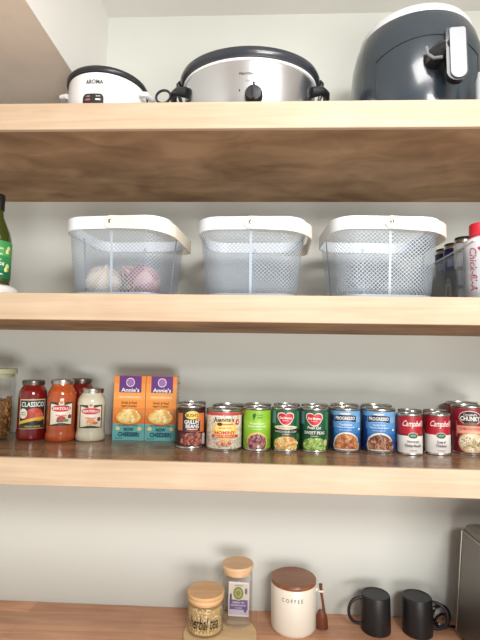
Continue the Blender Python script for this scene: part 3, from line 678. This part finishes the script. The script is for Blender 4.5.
# ------------------------------------------------------------------ air fryer
navy = mat((50, 60, 69), .22, coat=.45, noise=.06, scale=25); lg = mat((222, 224, 226), .35)
t = thing('air_fryer', 'bulbous dark blue-grey air fryer with chrome handle, right on the top shelf', 'air fryer', (.437, 1.255, H1), -.10)
pr = [(.0001, .010), (.150, .010), (.163, .018), (.172, .05), (.1765, .10), (.1785, .15), (.1790, .20), (.1745, .245), (.1645, .285), (.1540, .308)]
MB().lathe(pr, navy, 72, 1, .98).build('body', t, ang=60)
MB().lathe([(.1530, .3075), (.1545, .311), (.1525, .322), (.145, .334), (.125, .339), (.0001, .340)], lg, 72, 1, .98).build('lid', t)
def fr(u, v, o):
    R_ = .17
    for (a, b), (c, e) in zip(pr[1:], pr[2:]):
        if b <= v <= e: R_ = a+(c-a)*(v-b)/(e-b)
    R_ += o; return (R_*math.sin(u/.17), -R_*.98*math.cos(u/.17), v)
mb = MB(); mb.tube([fr(-.135+.27*i/30, .222-.030*abs((-.135+.27*i/30)/.135)**2, .0002) for i in range(31)], .0013, mat((14, 16, 20), .5), 6)
mb.tube([fr(-.135, .192-.15*i/12, .0002) for i in range(13)], .0012, mat((14, 16, 20), .5), 6); mb.tube([fr(.135, .192-.15*i/12, .0002) for i in range(13)], .0012, mat((14, 16, 20), .5), 6)
mb.build('drawer_seam', t)
mb = MB(); hx = .030; chrome = mat((150, 153, 158), .5, .55)
def cap(x, w_, y0, y1, z0, z1, m, lean=0):
    prf = []
    for i in range(13): a = PI+PI*i/12; prf.append((w_/2*math.cos(a), z0+w_/2+w_/2*math.sin(a)))
    for (a, b) in ((w_/2, z1-.004), (w_/2-.004, z1), (-w_/2+.004, z1), (-w_/2, z1-.004)): prf.append((a, b))
    n = len(prf); vs = [(x+a, y0+lean*(b-z0), b) for a, b in prf]+[(x+a, y1+lean*(b-z0), b) for a, b in prf]
    mb.add(vs, [tuple(range(n)), tuple(range(2*n-1, n-1, -1))]+[(i, n+i, n+(i+1) % n, (i+1) % n) for i in range(n)], m)
blk2 = mat((24, 26, 30), .25, coat=.4)
cap(hx+.012, .048, -.231, -.213, .061, .196, blk2, .02); cap(hx+.014, .036, -.2345, -.231, .066, .193, chrome, .02); mb.build('handle', t, ang=30)
mb = MB(); mb.tube([(.004, -.160, .152), (.008, -.184, .154), (.020, -.203, .156), (.038, -.214, .156)], [.027, .025, .024, .022], blk2, 16); mb.build('handle_bracket', t)
mb = MB(); mb.tube([(-.016, -.190, .178), (-.015, -.1965, .155), (-.004, -.2060, .137), (.014, -.216, .131)], .004, chrome, 8); mb.build('handle_trim', t)
mb = MB(); mb.tube([fr(-.150+.009*math.cos(a), .082+.009*math.sin(a), .001) for a in [2*PI*i/20 for i in range(20)]], .0012, chrome, 6, True); mb.tube([fr(-.150, .05, .001), fr(-.150, .084, .001)], .0012, chrome, 6); mb.build('indicator_ring', t)
mb = MB(); mb.tube([(.106, -.186, .020), (.106, -.186, .080), (.1058, -.1845, .093), (.1056, -.184, .105)], [.0105, .0105, .005, .003], mat((170, 174, 178), .35), 12); mb.build('plug_pin', t)
for a in range(4):
    an = PI/4+a*PI/2; MB().lathe([(.0001, 0), (.012, 0), (.013, .010), (.0001, .0105)], blk, 12, cx=.11*math.cos(an), cy=.11*math.sin(an)).build('foot', t)

# ------------------------------------------------------------------ counter things
bd = wood((204, 172, 128), (224, 196, 152), .5, 2, 14, 14)
o = MB().lathe([(.0001, 0), (.101, 0), (.1042, .003), (.1042, .009), (.102, .012), (.0001, .012)], bd, 64).build('round_board', loc=(-.1030, 1.345, HC)); tag(o, 'round pale wooden board under the two glass jars', 'board')
HJ = HC+.0125
lidw = wood((212, 168, 118), (232, 192, 144), .45, 2, 16, 16); lidw2 = wood((216, 174, 132), (236, 202, 162), .45, 2, 16, 16)
t = thing('tea_jar', 'short glass jar of loose herbal tea with wooden lid and black lettering', 'jar', (-.1476, 1.3603, HJ), .1)
k = .0525
MB().lathe(jar_glass(k, .087), GL, 56).build('glass_body', t)
MB().lathe([(.0001, .080), (k-.0045, .080), (k-.004, .0872), (k*.985, .0872), (k*1.0, .090), (k*.985, .0925), (k*.95, .0945), (k*.93, .095), (k*.93, .0975), (k*1.0, .098), (k*1.015, .0995), (k*1.015, .1045), (k*1.0, .106), (.0001, .106)], lidw, 56).build('lid', t)
mb = MB(); tc_ = [mat((232, 208, 152), .8), mat((206, 176, 120), .8), mat((242, 228, 188), .8), mat((176, 156, 98), .8), mat((150, 112, 70), .8), mat((244, 236, 208), .8)]
kk = k-.0055; mb.lathe([(.0001, .0052), (kk, .0052), (kk, .070), (kk*.6, .075), (.0001, .074)], tc_[1], 40); rnd = random.Random(5)
for i in range(1100):
    a = rnd.uniform(0, 2*PI); z = rnd.uniform(.008, .074); rad = Vector((math.cos(a), math.sin(a), 0)); c = rad*(kk+.0003)+Vector((0, 0, z))
    v = Vector((rnd.uniform(-1, 1), rnd.uniform(-1, 1), rnd.uniform(-1, 1))); v -= rad*v.dot(rad); v = v.normalized()*rnd.uniform(.0018, .0042); w2 = rad.cross(v)*.35
    mb.add([c-v-w2, c-v*.2-w2*1.3+rad*.001, c+v, c+v*.1+w2*1.3+rad*.001], [(0, 1, 2, 3)], tc_[i % 6])
o = mb.build('loose_tea', t, smooth=False); o['kind'] = 'stuff'
d = Dec(cylmap(k+.0002)); d.text('herbal tea', -.002, .040, .084, .032, mat((30, 24, 20), .5), .008, .12); d.build('lettering', t)

t = thing('tall_jar', 'tall narrow clear glass jar with pale wooden lid behind the tea jar', 'jar', (-.0583, 1.4063, HJ))
k = .0445
MB().lathe(jar_glass(k, .148, .0025), GL, 56).build('glass_body', t)
MB().lathe([(.0001, .139), (k-.004, .139), (k-.0035, .1482), (k*.98, .1482), (k*1.0, .1505), (k*.98, .153), (k*.95, .1532), (k*.95, .1545), (k*1.03, .155), (k*1.045, .157), (k*1.045, .1625), (k*1.02, .1645), (.0001, .1645)], lidw2, 56).build('lid', t)
t = thing('tea_packet', 'white and purple tea packet standing inside the tall glass jar', 'packet', (-.055, 1.418, HJ+.0060), -.06)
t.rotation_euler = (-.02, 0, -.04); t.scale = (1.06, 1, 1.10)
MB().box(-.029, .029, -.002, .002, .0, .088, mat((236, 230, 232), .5)).build('sachet', t, bevel=.0006)
d = Dec(flatmap(-.002), 1.5e-4); d.rect(-.026, .026, .014, .084, P(222, 214, 200), 1); d.rect(-.026, .026, .018, .043, P(108, 86, 152), 1); d.rect(-.026, .026, .005, .018, P(206, 196, 216), 1)
d.ell(-.001, .060, .0165, .0185, P(226, 220, 200)); d.ell(-.001, .060, .0145, .0165, P(126, 134, 72)); d.ell(-.001, .060, .010, .0115, P(166, 172, 104)); d.ell(-.001, .060, .006, .007, P(128, 138, 70)); d.ell(.021, .066, .004, .008, P(120, 110, 130)); d.ell(-.022, .05, .003, .009, P(90, 70, 110))
d.text('ORGANIC', 0, .080, .024, .003, P(80, 90, 50)); d.text('HERBAL TEA', 0, .0365, .034, .0045, W, .02); d.text('RELAXING BLEND', 0, .0295, .042, .004, W); d.text('16 BAGS', 0, .023, .02, .003, W); d.ell(.019, .016, .004, .004, P(108, 86, 152)); d.build('print', t, smooth=False)

# coffee canister
cer = mat((238, 232, 218), .3, coat=.3); wal = wood((120, 70, 40), (158, 98, 60), .35, 3, 22, 22, coat=.3)
t = thing('coffee_canister', 'white ceramic canister reading COFFEE with dark wooden lid', 'canister', (.1082, 1.4145, HC), -math.atan2(.1082, 1.4145)-.03)
k = .0665
MB().lathe([(.0001, 0), (k*.93, 0), (k*.985, .004), (k, .010), (k, .124), (k*.985, .127), (k*.94, .1275), (.0001, .1275)], cer, 64).build('body', t)
MB().lathe([(.0001, .1272), (k*.95, .1275), (k*1.0, .128), (k*1.01, .131), (k*1.01, .1365), (k*.985, .139), (k*.9, .1395), (.0001, .1395)], wal, 64).build('lid', t)
d = Dec(cylmap(k+.0002)); d.text('C O F F E E', -.001, .101, .062, .0105, mat((70, 64, 58), .5), .0); d.build('lettering', t)
mb = MB(); mb.tube([(k-.004, 0, .108), (k+.006, 0, .109), (k+.018, 0, .109)], [.006, .0055, .005], cer, 10)
mb.tube([(k+.014+.0085*math.cos(a), .0085*math.sin(a)-.002, .109) for a in [2*PI*i/20 for i in range(20)]], .0032, cer, 8, True); mb.build('spoon_loop', t)
th_ = -math.atan2(.1082, 1.4145)-.03
sp = thing('wooden_scoop', 'small dark wooden scoop hanging from the loop of the coffee canister', 'scoop', (.1082+(k+.0145)*math.cos(th_)+.002, 1.4145+(k+.0145)*math.sin(th_)-.004, HC+.109), 0)
sc = wood((84, 44, 30), (124, 68, 44), .45, 18, 18, 3)
mb = MB(); mb.tube([(-.004, 0, .018), (-.003, 0, .0), (.002, -.002, -.03), (.006, -.004, -.062)], [.0055, .004, .0038, .0045], sc, 10); mb.build('handle', sp)
mb = MB(); n = 14; rings = []
for j in range(8):
    z = -.052-.052*j/7; wx = .016*math.sin(PI*min(1, (j+1.3)/5)/2)+.001; xc = -.002+.003*j/7
    for i in range(n+1):
        a = PI*i/n; rings.append((xc+wx*math.cos(a), -.004-.012*math.sin(a)*min(1, (j+1)/3)+.004, z))
    for i in range(n, -1, -1):
        a = PI*i/n; rings.append((xc+(wx-.002)*math.cos(a), -.004-.010*math.sin(a)*min(1, (j+1)/3)+.004, z))
q = 2*(n+1); mb.add(rings, [(j*q+i, j*q+(i+1) % q, (j+1)*q+(i+1) % q, (j+1)*q+i) for j in range(7) for i in range(q)]+[tuple(7*q+i for i in range(q)), tuple(i for i in range(n+1)) ], sc)
mb.add([rings[7*q+i] for i in range(n+1)], [tuple(range(n+1))], sc)
mb.build('bowl', sp)

# mugs upside down
mk = mat((30, 30, 32), .42, spec=.45)
def mug(lab, X, Y, rot):
    t = thing('black_mug', lab, 'mug', (X, Y, HC), rot, None); k = .0425; h = .101
    MB().lathe([(k*.93, .012), (k*.93, .001), (k*.965, 0), (k, .002), (k*1.0, h*.5), (k*.99, h-.007), (k*.96, h-.002), (k*.92, h), (k*.80, h), (k*.78, h-.0012), (.0001, h-.0012)], mk, 56).build('body', t, ang=35)
    mb = MB(); pts = []
    for i in range(21):
        a = -PI/2+PI*i/20; pts.append((k-.004+.043*max(0, math.cos(a))**.7, 0, .056+.036*math.sin(a)))
    mb.tube(pts, .0046, mk, 10); mb.build('handle', t); return t
mug('black mug upside down with its handle to the left, beside the coffee canister', .3492, 1.4141, PI+.15)
mug('black mug upside down with its handle to the right, next to the steel appliance', .4683, 1.4112, -.35)

# steel countertop appliance at right edge
ssd = mat((128, 122, 116), .38, .75, noise=.08, scale=8); trim = mat((176, 170, 162), .3, 1)
t = thing('toaster_oven', 'dark stainless steel countertop oven cut off by the right edge', 'toaster oven', (0, 0, HC))
xb, xt, yf, yr, hh = .5765, .6005, 1.05, 1.405, .298
mb = MB(); vs = [(xb, yf, .012), (.93, yf, .012), (.93, yr, .012), (xb, yr, .012), (xt, yf+.01, hh), (.91, yf+.01, hh), (.91, yr-.002, hh), (xt, yr-.002, hh)]
mb.add(vs, [(3, 2, 1, 0), (4, 5, 6, 7), (0, 1, 5, 4), (1, 2, 6, 5), (2, 3, 7, 6), (3, 0, 4, 7)], ssd); mb.build('housing', t, bevel=.006)
mb = MB(); mb.tube([(xb, yr-.001, .014), (xt, yr-.003, hh-.004), (xt+.001, yf+.012, hh-.001)], .0028, trim, 8); mb.build('edge_trim', t)
mb = MB(); 
vs = []; 
for (i_, z, o_) in ((0, hh, .0), (1, hh+.012, .004), (2, hh+.020, .016)): vs += [(xt+.004+o_, yf+.02+o_, z), (.905-o_, yf+.02+o_, z), (.905-o_, yr-.004-o_, z), (xt+.004+o_, yr-.004-o_, z)]
mb.add(vs, [(j*4+i, j*4+(i+1) % 4, (j+1)*4+(i+1) % 4, (j+1)*4+i) for j in range(2) for i in range(4)]+[(8, 9, 10, 11)], mat((150, 144, 136), .35, .8)); mb.build('top_panel', t, bevel=.003)
for (a, b) in ((xb+.02, yf+.02), (.91, yf+.02), (.91, yr-.02), (xb+.02, yr-.02)): MB().lathe([(.0001, 0), (.010, 0), (.011, .0125), (.0001, .0125)], blk, 12, cx=a, cy=b).build('foot', t)
mb = MB(); mb.box(.70, .86, yf-.004, yf+.001, .05, .22, mat((20, 20, 22), .1, coat=.5)); mb.build('door', t, bevel=.002)
mb = MB(); mb.tube([(.69, yf-.004, .235), (.69, yf-.03, .238), (.87, yf-.03, .238), (.87, yf-.004, .235)], .006, trim, 8); mb.build('door_handle', t)
mb = MB()
for j, (R_, cy_) in enumerate(((.030, 1.438), (.019, 1.431), (.027, 1.446))):
    mb.tube([(.542+j*.004+R_*math.cos(a)*.95, cy_+.004*math.sin(2*a), .004+R_+R_*math.sin(a)) for a in [2*PI*i/36 for i in range(36)]], .0036, blk2, 8, True)
mb.tube([(.545, 1.438, .0045), (.60, 1.44, .0045), (.66, 1.43, .0045), (.70, 1.42, .03), (.70, 1.402, .05)], .0036, blk2, 8)
mb.build('power_cord', t)
